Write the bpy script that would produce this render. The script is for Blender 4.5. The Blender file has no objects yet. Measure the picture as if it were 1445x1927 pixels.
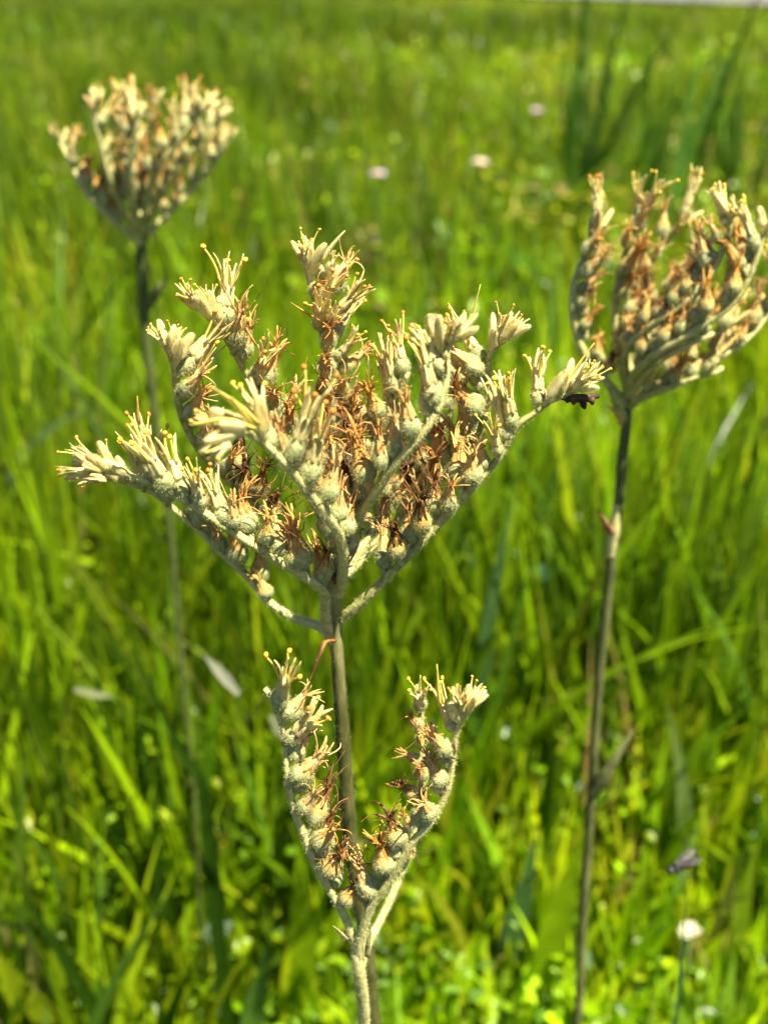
import bpy, math, random
import numpy as np
from mathutils import Vector, Matrix, Quaternion

# ------------------------------------------------------------------ camera, world, sun, exposure
sc = bpy.context.scene
COL = sc.collection
R = math.radians
random.seed(7)
rng = np.random.default_rng(11)

CAM_H = 0.55
PITCH = 28.0
VFOV = 50.0
F_PX = 963.5 / math.tan(R(VFOV / 2))

cam_d = bpy.data.cameras.new('camera')
cam_d.sensor_fit = 'VERTICAL'
cam_d.sensor_height = 36.0
cam_d.lens = 18.0 / math.tan(R(VFOV / 2))
cam_d.clip_start = 0.01
cam_d.clip_end = 2000
cam_d.dof.use_dof = True
cam_d.dof.focus_distance = 0.205
cam_d.dof.aperture_fstop = cam_d.lens / 2.8
cam = bpy.data.objects.new('camera', cam_d)
COL.objects.link(cam)
cam.location = (0, 0, CAM_H)
cam.rotation_euler = (R(90 - PITCH), 0, 0)
sc.camera = cam

SUN_EL, SUN_AZ = 66.0, 128.0      # azimuth measured from +Y (view direction) towards +X (right)
world = bpy.data.worlds.new('World')
sc.world = world
world.use_nodes = True
wn = world.node_tree
wn.nodes.clear()
wo = wn.nodes.new('ShaderNodeOutputWorld')
wb = wn.nodes.new('ShaderNodeBackground')
ws = wn.nodes.new('ShaderNodeTexSky')
ws.sky_type = 'NISHITA'
ws.sun_disc = False
ws.sun_elevation = R(SUN_EL)
ws.sun_rotation = R(SUN_AZ)
ws.air_density = 0.6      # very clear, deep blue sky
ws.dust_density = 0.4
wb.inputs['Strength'].default_value = 0.05
wn.links.new(ws.outputs['Color'], wb.inputs['Color'])
wn.links.new(wb.outputs['Background'], wo.inputs['Surface'])

sun_d = bpy.data.lights.new('sun', 'SUN')
sun_d.energy = 5.0
sun_d.angle = R(0.53)
sun_d.color = (1.0, 0.92, 0.74)
sun = bpy.data.objects.new('sun', sun_d)
COL.objects.link(sun)
sdir = Vector((math.sin(R(SUN_AZ)) * math.cos(R(SUN_EL)), math.cos(R(SUN_AZ)) * math.cos(R(SUN_EL)), math.sin(R(SUN_EL))))
sun.rotation_euler = sdir.to_track_quat('Z', 'Y').to_euler()
sun.location = sdir * 5

sc.view_settings.view_transform = 'Standard'
sc.view_settings.look = 'None'
sc.view_settings.gamma = 1.0
sc.view_settings.exposure = 1.75
sc.view_settings.use_curve_mapping = False
sc.render.engine = 'CYCLES'
sc.cycles.use_denoising = True
sc.cycles.max_bounces = 8
sc.cycles.transparent_max_bounces = 4


# ------------------------------------------------------------------ helpers
def at(x, y, Y):
    """the point on the vertical plane at world distance Y that a picture point of the 1445x1927 photograph shows"""
    u, v = (x - 722.5) / F_PX, -(y - 963.5) / F_PX
    cp, sp = math.cos(R(PITCH)), math.sin(R(PITCH))
    d = Vector((u, cp + v * sp, -sp + v * cp))
    return Vector((0, 0, CAM_H)) + d * (Y / d.y)


def smooth_path(pts, step):
    """Catmull-Rom through the points, resampled at an even step; pts (n,3)"""
    p = np.array([tuple(q) for q in pts], float)
    p = np.vstack([2 * p[0] - p[1], p, 2 * p[-1] - p[-2]])
    out = []
    for i in range(1, len(p) - 2):
        a, b, c, d = p[i - 1], p[i], p[i + 1], p[i + 2]
        for t in np.linspace(0, 1, 24, endpoint=False):
            out.append(0.5 * ((2 * b) + (c - a) * t + (2 * a - 5 * b + 4 * c - d) * t * t + (3 * b - a - 3 * c + d) * t ** 3))
    out.append(p[-2])
    out = np.array(out)
    s = np.concatenate([[0], np.cumsum(np.linalg.norm(np.diff(out, axis=0), axis=1))])
    n = max(3, int(s[-1] / step) + 1)
    ss = np.linspace(0, s[-1], n)
    return np.stack([np.interp(ss, s, out[:, k]) for k in range(3)], 1), s[-1]


def tangents(P):
    T = np.gradient(P, axis=0)
    return T / np.maximum(np.linalg.norm(T, axis=1, keepdims=True), 1e-12)


class MB:
    """collects pieces of one mesh; material index per face"""
    def __init__(self):
        self.v, self.f, self.m, self.n, self.c = [], [], [], 0, []

    def add(self, verts, faces, mat=0):
        verts = np.asarray(verts, float).reshape(-1, 3)
        self.v.append(verts)
        for f in faces:
            self.f.append([i + self.n for i in f])
            self.m.append(mat)
        self.n += len(verts)

    def tube(self, P, rad, seg=8, mat=0, flat=1.0, rough=0.0, cap=True, spin=0.0):
        P = np.asarray(P, float)
        rad = np.broadcast_to(np.asarray(rad, float), (len(P),)).copy()
        T = tangents(P)
        ref = np.array([0.31, 0.87, 0.38])
        rings = []
        N = np.cross(T[0], ref)
        N /= np.linalg.norm(N)
        for i in range(len(P)):
            N = N - T[i] * np.dot(N, T[i])
            N /= max(np.linalg.norm(N), 1e-12)
            B = np.cross(T[i], N)
            a = np.linspace(0, 2 * math.pi, seg, endpoint=False) + spin * i
            r = rad[i] * (1 + rough * rng.normal(size=seg))
            rings.append(P[i] + np.outer(np.cos(a) * r, N) + np.outer(np.sin(a) * r * flat, B))
        V = np.concatenate(rings)
        Fc = []
        for i in range(len(P) - 1):
            for k in range(seg):
                k2 = (k + 1) % seg
                Fc.append([i * seg + k, i * seg + k2, (i + 1) * seg + k2, (i + 1) * seg + k])
        if cap:
            Fc.append(list(range(seg))[::-1])
            Fc.append([(len(P) - 1) * seg + k for k in range(seg)])
        self.add(V, Fc, mat)
        return V, Fc

    def lathe(self, prof, seg=14, mat=0, jitter=0.0, lobes=0, lobe_amp=0.0, squash=1.0):
        rings = []
        ph = rng.random() * 6
        for r, z in prof:
            a = np.linspace(0, 2 * math.pi, seg, endpoint=False)
            rr = r * (1 + jitter * rng.normal(size=seg) + lobe_amp * np.cos(lobes * a + ph))
            rings.append(np.stack([np.cos(a) * rr, np.sin(a) * rr * squash, np.full(seg, z)], 1))
        V = np.concatenate(rings)
        Fc = []
        n = len(prof)
        for i in range(n - 1):
            for k in range(seg):
                k2 = (k + 1) % seg
                Fc.append([i * seg + k, i * seg + k2, (i + 1) * seg + k2, (i + 1) * seg + k])
        Fc.append(list(range(seg))[::-1])
        Fc.append([(n - 1) * seg + k for k in range(seg)])
        self.add(V, Fc, mat)
        return V, Fc

    def fuzz(self, V, Fc, count, length, width, mat=1, droop=0.5):
        """short hairs standing off the given surface: one thin triangle each"""
        quads = np.array([f for f in Fc if len(f) == 4])
        A, B, C, D = (V[quads[:, k]] for k in range(4))
        nrm = np.cross(C - A, D - B)
        area = np.linalg.norm(nrm, axis=1)
        nrm = nrm / np.maximum(area[:, None], 1e-15)
        pick = rng.choice(len(quads), size=count, p=area / area.sum())
        s, t = rng.random((count, 1)), rng.random((count, 1))
        base = (A[pick] * (1 - s) + B[pick] * s) * (1 - t) + (D[pick] * (1 - s) + C[pick] * s) * t
        n = nrm[pick]
        side = rng.normal(size=(count, 3))
        tip = base + (n + side * droop * 0.6) * (length * (0.4 + 0.9 * rng.random((count, 1))))
        w = np.cross(n, side)
        w /= np.maximum(np.linalg.norm(w, axis=1, keepdims=True), 1e-12)
        w *= width * 0.5
        VV = np.stack([base - w, base + w, tip], 1).reshape(-1, 3)
        self.add(VV, np.arange(count * 3).reshape(-1, 3).tolist(), mat)

    def mesh(self, name, mats):
        me = bpy.data.meshes.new(name)
        me.from_pydata(np.concatenate(self.v).tolist(), [], self.f)
        for m in mats:
            me.materials.append(m)
        me.polygons.foreach_set('material_index', self.m)
        me.polygons.foreach_set('use_smooth', [True] * len(self.f))
        me.update()
        return me


def obj(name, me, parent=None, loc=(0, 0, 0)):
    o = bpy.data.objects.new(name, me)
    COL.objects.link(o)
    o.parent = parent
    o.location = loc
    return o


def thing(name, label, cat, loc, group=None):
    o = obj(name, None, None, loc)
    o.empty_display_size = 0.02
    return tag(o, label, cat, group)


def tag(o, label, cat=None, group=None, kind=None):
    o['label'] = label
    if cat:
        o['category'] = cat
    if group:
        o['group'] = group
    if kind:
        o['kind'] = kind
    return o


# ------------------------------------------------------------------ materials
def mat_new(name):
    m = bpy.data.materials.new(name)
    m.use_nodes = True
    nt = m.node_tree
    nt.nodes.clear()
    out = nt.nodes.new('ShaderNodeOutputMaterial')
    return m, nt, out


def ramp(nt, stops, fac):
    r = nt.nodes.new('ShaderNodeValToRGB')
    el = r.color_ramp.elements
    while len(el) < len(stops):
        el.new(0.5)
    for e, (p, c) in zip(el, stops):
        e.position = p
        e.color = (*c, 1)
    nt.links.new(fac, r.inputs[0])
    return r.outputs[0]


def leafy(nt, out, col, trans=0.4, gloss=0.06, rough=0.45, tcol=None, bump=None):
    """thin plant tissue: reflects and lets light through, with a faint waxy gloss"""
    d = nt.nodes.new('ShaderNodeBsdfDiffuse')
    t = nt.nodes.new('ShaderNodeBsdfTranslucent')
    g = nt.nodes.new('ShaderNodeBsdfGlossy')
    g.inputs['Roughness'].default_value = rough
    g.inputs['Color'].default_value = (0.9, 0.95, 0.9, 1)
    m1 = nt.nodes.new('ShaderNodeMixShader')
    m1.inputs[0].default_value = trans
    m2 = nt.nodes.new('ShaderNodeMixShader')
    m2.inputs[0].default_value = gloss
    nt.links.new(col, d.inputs['Color'])
    nt.links.new(tcol or col, t.inputs['Color'])
    nt.links.new(d.outputs[0], m1.inputs[1])
    nt.links.new(t.outputs[0], m1.inputs[2])
    nt.links.new(m1.outputs[0], m2.inputs[1])
    nt.links.new(g.outputs[0], m2.inputs[2])
    if bump is not None:
        for n in (d, g):
            nt.links.new(bump, n.inputs['Normal'])
    nt.links.new(m2.outputs[0], out.inputs['Surface'])


def noise_mat(name, stops, scale, detail=4, rand=0.25, trans=0.15, gloss=0.03, bump=0.4, rough=0.6, stretch=(1, 1, 1)):
    m, nt, out = mat_new(name)
    tc = nt.nodes.new('ShaderNodeTexCoord')
    mp = nt.nodes.new('ShaderNodeMapping')
    mp.inputs['Scale'].default_value = stretch
    nt.links.new(tc.outputs['Object'], mp.inputs[0])
    nz = nt.nodes.new('ShaderNodeTexNoise')
    nz.inputs['Scale'].default_value = scale
    nz.inputs['Detail'].default_value = detail
    nt.links.new(mp.outputs[0], nz.inputs['Vector'])
    oi = nt.nodes.new('ShaderNodeObjectInfo')
    ma = nt.nodes.new('ShaderNodeMath')
    ma.operation = 'MULTIPLY_ADD'
    nt.links.new(oi.outputs['Random'], ma.inputs[0])
    ma.inputs[1].default_value = rand
    ad = nt.nodes.new('ShaderNodeMath')
    ad.operation = 'SUBTRACT'
    nt.links.new(nz.outputs[0], ad.inputs[0])
    ad.inputs[1].default_value = rand / 2
    nt.links.new(ad.outputs[0], ma.inputs[2])
    c = ramp(nt, stops, ma.outputs[0])
    b = None
    if bump:
        bn = nt.nodes.new('ShaderNodeBump')
        bn.inputs['Strength'].default_value = bump
        bn.inputs['Distance'].default_value = 0.0003
        n2 = nt.nodes.new('ShaderNodeTexNoise')
        n2.inputs['Scale'].default_value = scale * 3
        nt.links.new(tc.outputs['Object'], n2.inputs['Vector'])
        nt.links.new(n2.outputs[0], bn.inputs['Height'])
        b = bn.outputs[0]
    leafy(nt, out, c, trans, gloss, rough, bump=b)
    return m


def flat_mat(name, color, trans=0.3, gloss=0.03, rough=0.5):
    m, nt, out = mat_new(name)
    rgb = nt.nodes.new('ShaderNodeRGB')
    rgb.outputs[0].default_value = (*color, 1)
    leafy(nt, out, rgb.outputs[0], trans, gloss, rough)
    return m


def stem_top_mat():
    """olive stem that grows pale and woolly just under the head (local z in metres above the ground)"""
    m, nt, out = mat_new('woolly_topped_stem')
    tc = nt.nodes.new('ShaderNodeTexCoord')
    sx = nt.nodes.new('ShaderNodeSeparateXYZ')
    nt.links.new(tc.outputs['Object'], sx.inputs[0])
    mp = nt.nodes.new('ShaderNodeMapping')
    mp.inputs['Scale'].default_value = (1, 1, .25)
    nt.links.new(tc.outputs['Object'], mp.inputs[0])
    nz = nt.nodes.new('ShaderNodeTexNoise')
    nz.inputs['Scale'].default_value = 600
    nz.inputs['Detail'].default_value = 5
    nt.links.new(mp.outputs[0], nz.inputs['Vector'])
    lo = ramp(nt, [(.3, (.04, .043, .010)), (.5, (.075, .078, .020)), (.7, (.13, .125, .042))], nz.outputs[0])  # lower stem: the head's shade is put into this dark olive
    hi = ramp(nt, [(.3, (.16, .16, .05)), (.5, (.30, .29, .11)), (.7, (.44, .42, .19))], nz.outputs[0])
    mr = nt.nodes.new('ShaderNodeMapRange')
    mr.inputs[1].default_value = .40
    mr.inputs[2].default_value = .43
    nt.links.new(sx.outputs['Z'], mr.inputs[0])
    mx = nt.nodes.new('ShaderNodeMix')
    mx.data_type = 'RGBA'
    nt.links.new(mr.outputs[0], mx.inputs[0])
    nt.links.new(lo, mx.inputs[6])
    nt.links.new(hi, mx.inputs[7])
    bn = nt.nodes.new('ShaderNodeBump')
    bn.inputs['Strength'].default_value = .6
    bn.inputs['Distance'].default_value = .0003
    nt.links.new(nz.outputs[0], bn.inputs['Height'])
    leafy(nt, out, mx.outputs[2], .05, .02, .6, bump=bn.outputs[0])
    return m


def capsule_mat():
    """woolly seed capsule: grey-green below, tan-orange towards its neck (local z in metres)"""
    m, nt, out = mat_new('woolly_capsule')
    tc = nt.nodes.new('ShaderNodeTexCoord')
    sx = nt.nodes.new('ShaderNodeSeparateXYZ')
    nt.links.new(tc.outputs['Object'], sx.inputs[0])
    nz = nt.nodes.new('ShaderNodeTexNoise')
    nz.inputs['Scale'].default_value = 900
    nz.inputs['Detail'].default_value = 4
    nt.links.new(tc.outputs['Object'], nz.inputs['Vector'])
    oi = nt.nodes.new('ShaderNodeObjectInfo')
    base = ramp(nt, [(0.3, (0.19, 0.22, 0.08)), (0.5, (0.36, 0.38, 0.16)), (0.68, (0.52, 0.51, 0.26))], nz.outputs[0])
    warm = ramp(nt, [(0.3, (0.52, 0.25, 0.05)), (0.65, (0.72, 0.46, 0.13))], nz.outputs[0])
    mr = nt.nodes.new('ShaderNodeMapRange')
    mr.inputs[1].default_value = 0.0051
    mr.inputs[2].default_value = 0.0071
    a1 = nt.nodes.new('ShaderNodeMath')
    a1.operation = 'MULTIPLY_ADD'
    nt.links.new(oi.outputs['Random'], a1.inputs[0])
    a1.inputs[1].default_value = 0.0012
    nt.links.new(sx.outputs['Z'], a1.inputs[2])
    nt.links.new(a1.outputs[0], mr.inputs[0])
    mx = nt.nodes.new('ShaderNodeMix')
    mx.data_type = 'RGBA'
    nt.links.new(mr.outputs[0], mx.inputs[0])
    nt.links.new(base, mx.inputs[6])
    nt.links.new(warm, mx.inputs[7])
    bn = nt.nodes.new('ShaderNodeBump')
    bn.inputs['Strength'].default_value = 0.7
    bn.inputs['Distance'].default_value = 0.0003
    n2 = nt.nodes.new('ShaderNodeTexNoise')
    n2.inputs['Scale'].default_value = 2600
    nt.links.new(tc.outputs['Object'], n2.inputs['Vector'])
    nt.links.new(n2.outputs[0], bn.inputs['Height'])
    leafy(nt, out, mx.outputs[2], 0.1, 0.01, 0.7, bump=bn.outputs[0])
    return m


M = {
    'capsule': capsule_mat(),
    'hair': flat_mat('wool_hair', (0.60, 0.59, 0.28), 0.4, 0.0),
    'stem_hair': flat_mat('stem_hair', (0.68, 0.65, 0.32), 0.4, 0.0),
    'olive_hair': flat_mat('olive_hair', (0.20, 0.20, 0.07), 0.4, 0.0),
    'branch': noise_mat('woolly_branch', [(0.28, (0.26, 0.26, 0.07)), (0.48, (0.48, 0.46, 0.16)), (0.7, (0.62, 0.58, 0.25))], 700, bump=0.7, trans=0.1),
    'stem': noise_mat('green_stem', [(0.3, (0.06, 0.07, 0.018)), (0.5, (0.11, 0.12, 0.032)), (0.7, (0.18, 0.18, 0.06))], 500, bump=0.5, trans=0.05, stretch=(1, 1, 0.2)),
    'old_stem': noise_mat('brown_green_stem', [(0.3, (0.06, 0.08, 0.015)), (0.5, (0.09, 0.12, 0.022)), (0.7, (0.13, 0.15, 0.04))], 500, bump=0.5, trans=0.05, stretch=(1, 1, 0.2)),
    'old': noise_mat('withered_petal', [(0.25, (0.30, 0.11, 0.012)), (0.46, (0.66, 0.34, 0.055)), (0.70, (0.78, 0.52, 0.15))], 500, rand=0.35, trans=0.3),
    'dead': noise_mat('dead_brown_petal', [(0.25, (0.06, 0.022, 0.006)), (0.5, (0.18, 0.075, 0.016)), (0.75, (0.42, 0.21, 0.05))], 500, rand=0.35, trans=0.25),
    'mid': noise_mat('drying_petal', [(0.25, (0.46, 0.20, 0.07)), (0.45, (0.70, 0.42, 0.12)), (0.7, (0.78, 0.58, 0.24))], 500, rand=0.3, trans=0.3),
    'young': noise_mat('cream_petal', [(0.27, (0.50, 0.28, 0.15)), (0.42, (0.72, 0.60, 0.23)), (0.65, (0.80, 0.73, 0.34))], 420, rand=0.2, trans=0.3),
    'bud': noise_mat('cream_bud', [(0.30, (0.40, 0.20, 0.10)), (0.42, (0.66, 0.54, 0.15)), (0.58, (0.74, 0.69, 0.32))], 1100, trans=0.3, stretch=(1, 1, 0.14)),
    'yellow': flat_mat('yellow_filament', (0.80, 0.66, 0.13), 0.3, 0.03),
    'anther': noise_mat('orange_anther', [(0.35, (0.55, 0.20, 0.03)), (0.6, (0.80, 0.52, 0.05))], 900, rand=0.8, trans=0.1),
    'thread': noise_mat('dark_thread', [(0.4, (0.05, 0.018, 0.008)), (0.7, (0.30, 0.12, 0.03))], 150, rand=0.3, trans=0.05, bump=0),
    'bract': noise_mat('pink_tan_bract', [(0.3, (0.30, 0.11, 0.07)), (0.5, (0.52, 0.34, 0.17)), (0.7, (0.62, 0.57, 0.30))], 500, rand=0.4, trans=0.3),
    'dark': noise_mat('dark_withered', [(0.4, (0.018, 0.008, 0.006)), (0.7, (0.09, 0.04, 0.02))], 600, trans=0.0),
}


# ------------------------------------------------------------------ flower pieces (all share one local frame: z along the flower, origin where its stalk leaves the branch)
CR = 0.0021          # capsule radius


def wander(start, d, length, n, curl, up=0.0, drift=None):
    """a bent path"""
    p = np.array(start, float)
    d = np.array(d, float)
    d /= np.linalg.norm(d)
    bend = rng.normal(size=3) * curl if drift is None else np.array(drift) * curl
    out = [p.copy()]
    for i in range(n):
        d = d + bend * (i + 1) / n + rng.normal(size=3) * curl * 0.25
        d[2] += up
        d /= np.linalg.norm(d)
        p = p + d * length / n
        out.append(p.copy())
    return np.array(out)


def make_capsule(hairs, pedicel, fat):
    b = MB()
    z0 = pedicel
    b.tube([(0, 0, -0.0005), (0.0001, 0, z0 * 0.5), (0, 0, z0 + 0.4 * CR)], [0.0007, 0.00055, 0.0008], 7, 0)
    prof = [(0.32, 0.02), (0.62, 0.14), (0.88, 0.45), (1.0, 0.9), (0.97, 1.2), (0.82, 1.55), (0.62, 1.85), (0.47, 2.15), (0.40, 2.5)]
    V, Fc = b.lathe([(r * CR * fat, z0 + z * CR) for r, z in prof], 14, 0, 0.02, 3, 0.05)
    b.fuzz(V, Fc, int(hairs * 1.7), 0.00042, 0.00005, 1)
    return b.mesh('seed_capsule', [M['capsule'], M['hair']])


def make_petals(kind, pedicel, fat):
    """the six narrow petals that stay on the capsule, fused below into a sleeve"""
    b = MB()
    z0 = pedicel + 1.6 * CR
    if kind == 'young':
        sl, r0, r1, n, L, curl, pr = 0.0036, 0.80, 0.62, 6, (0.0036, 0.0066), 0.10, (0.00034, 0.00056)
    elif kind == 'mid':
        sl, r0, r1, n, L, curl, pr = 0.0032, 0.66, 0.30, 6, (0.0022, 0.0050), 0.18, (0.00022, 0.00038)
    else:
        sl, r0, r1, n, L, curl, pr = 0.0032, 0.64, 0.28, 6, (0.0020, 0.0056), 0.32, (0.00024, 0.00042)
    m = {'young': 'young', 'mid': 'mid', 'old': 'old', 'dead': 'dead'}[kind]
    dead = kind == 'dead'
    if dead:
        kind = 'old'
    lean = rng.normal(size=2) * (0.0002 if kind == 'young' else 0.0006)
    prof = []
    for i in range(5):
        u = i / 4
        prof.append(((r0 + (r1 - r0) * u) * CR * fat, z0 + sl * u))
    V, Fc = b.lathe(prof, 24, 0, 0.05, 6, 0.17)
    b.fuzz(V, Fc, 140 if kind == 'young' else 40, 0.00035, 0.00005, 1)
    for k in range(n):
        a = 2 * math.pi * k / n + rng.normal() * 0.2
        rr = r1 * CR * 0.8 * fat
        out_a = {'young': 0.22, 'mid': 0.22, 'old': 0.26}[kind] * (0.2 + 1.3 * rng.random() ** 2)
        d = (math.cos(a) * out_a, math.sin(a) * out_a, 1)
        ln = L[0] + (L[1] - L[0]) * rng.random()
        P = wander((math.cos(a) * rr, math.sin(a) * rr, z0 + sl * 0.8), d, ln, 6, curl, drift=(math.cos(a) * .45 + rng.normal() * .6, math.sin(a) * .45 + rng.normal() * .6, rng.normal() * .4))
        r = (pr[0] + (pr[1] - pr[0]) * rng.random())
        V, Fc = b.tube(P, r * np.array([1.3, 1.2, 1.1, 1.0, 0.85, 0.65, 0.3]), 6, 0, flat=0.42, rough=0.14, spin=0.25 if kind != 'young' else 0.05)
        b.fuzz(V, Fc, 40 if kind == 'young' else 12, 0.0003, 0.00004, 1)
    if kind == 'young':
        for k in range(3):
            a = 2 * math.pi * k / 3 + rng.random()
            d = (math.cos(a) * .26, math.sin(a) * .26, 1)
            P = wander((math.cos(a) * .0006, math.sin(a) * .0006, z0 + sl * .7), d, 0.0050 + 0.003 * rng.random(), 6, 0.08)
            b.tube(P, np.linspace(.00024, .00015, 7), 5, 2)
            an = wander(P[-1] - (P[-1] - P[-2]) * .3, P[-1] - P[-2] + rng.normal(size=3) * .0004, 0.0009, 4, .3)
            b.tube(an, [.00022, .00042, .00044, .00034, .00018], 6, 3)
    else:
        for k in range(rng.integers(2, 5) if kind == 'old' else rng.integers(0, 3)):
            a = rng.random() * 6.3
            P = wander((0, 0, z0 + sl), (math.cos(a) * 1.1, math.sin(a) * 1.1, .8), 0.004 + 0.006 * rng.random(), 10, 0.5)
            b.tube(P, np.linspace(.00009, .00005, 11), 4, 4)
        for k in range(4):
            a = rng.random() * 6.3
            P = wander((0, 0, z0 + sl * .8), (math.cos(a) * .6, math.sin(a) * .6, 1), 0.0025 + 0.004 * rng.random(), 7, 0.35)
            b.tube(P, np.linspace(.00014, .00008, 8), 4, 0)
    return b.mesh('petals', [M[m], M['hair'], M['yellow'], M['anther'], M['thread']])


def make_bud():
    b = MB()
    b.tube([(0, 0, -0.0003), (0, 0, 0.0006), (0, 0, 0.0016)], [0.0006, 0.0007, 0.0009], 7, 0)
    ln = 0.0052 + 0.0016 * rng.random()
    prof = [(.5, 0), (.85, .1), (1.0, .22), (.92, .38), (.86, .55), (.82, .72), (.62, .88), (.36, .97), (.12, 1.0)]
    V, Fc = b.lathe([(r * .00125, 0.001 + z * ln) for r, z in prof], 18, 0, 0.04, 3, 0.15)
    V[:, 0] += (V[:, 2] / ln) ** 2 * rng.normal() * .0005
    b.v[-1] = V
    b.fuzz(V, Fc, 450, 0.00042, 0.00005, 1)
    return b.mesh('flower_bud', [M['bud'], M['hair']])


def make_bract():
    b = MB()
    n = 6
    L = 0.0042 + .0015 * rng.random()
    P = wander((0, 0, 0), (0.25, 0, 1), L, n, .15)
    w = .0007 * np.array([.6, 1, 1, .85, .6, .35, .08])
    V = []
    for p, ww in zip(P, w):
        V += [p + (0, -ww, 0), p + (-.0003, 0, 0), p + (0, ww, 0)]
    V = np.array(V)
    Fc = []
    for i in range(n):
        for k in (0, 1):
            Fc.append([i * 3 + k, i * 3 + k + 1, i * 3 + k + 4, i * 3 + k + 3])
    b.add(V, Fc, 0)
    b.fuzz(V, Fc, 40, .0004, .00005, 1)
    return b.mesh('bract', [M['bract'], M['hair']])


NV = 7
PED = {'dead': 0.0024, 'old': 0.0022, 'mid': 0.0014, 'young': 0.0006}
FAT = {'dead': 1.0, 'old': 1.0, 'mid': 0.92, 'young': 0.74}
LIB = {}
for kind in ('dead', 'old', 'mid', 'young'):
    LIB[kind] = []
    for i in range(NV):
        ft = FAT[kind] * (0.92 + .14 * rng.random())
        LIB[kind].append((make_capsule(620 if kind != 'young' else 420, PED[kind], ft), make_petals(kind, PED[kind], ft)))
LIB['bud'] = [make_bud() for i in range(NV)]
LIB['bract'] = [make_bract() for i in range(NV)]
PETAL_NAME = {'dead': 'dead_petals', 'old': 'withered_petals', 'mid': 'drying_petals', 'young': 'open_petals'}


def stem_mesh(name, world_pts, radii, root, mat, hmat, dens=12e6, seg=9, hair=.0005, step=0.0015, rough=.03):
    P, L = smooth_path(world_pts, step)
    P = P - np.array(root)
    rr = np.interp(np.linspace(0, 1, len(P)), np.linspace(0, 1, len(radii)), radii)
    b = MB()
    V, Fc = b.tube(P, rr, seg, 0, rough=rough)
    b.fuzz(V, Fc, int(max(50, dens * L * 2 * math.pi * float(np.mean(radii)))), hair, .00005, 1)
    return b.mesh(name, [mat, hmat]), P, L


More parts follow.
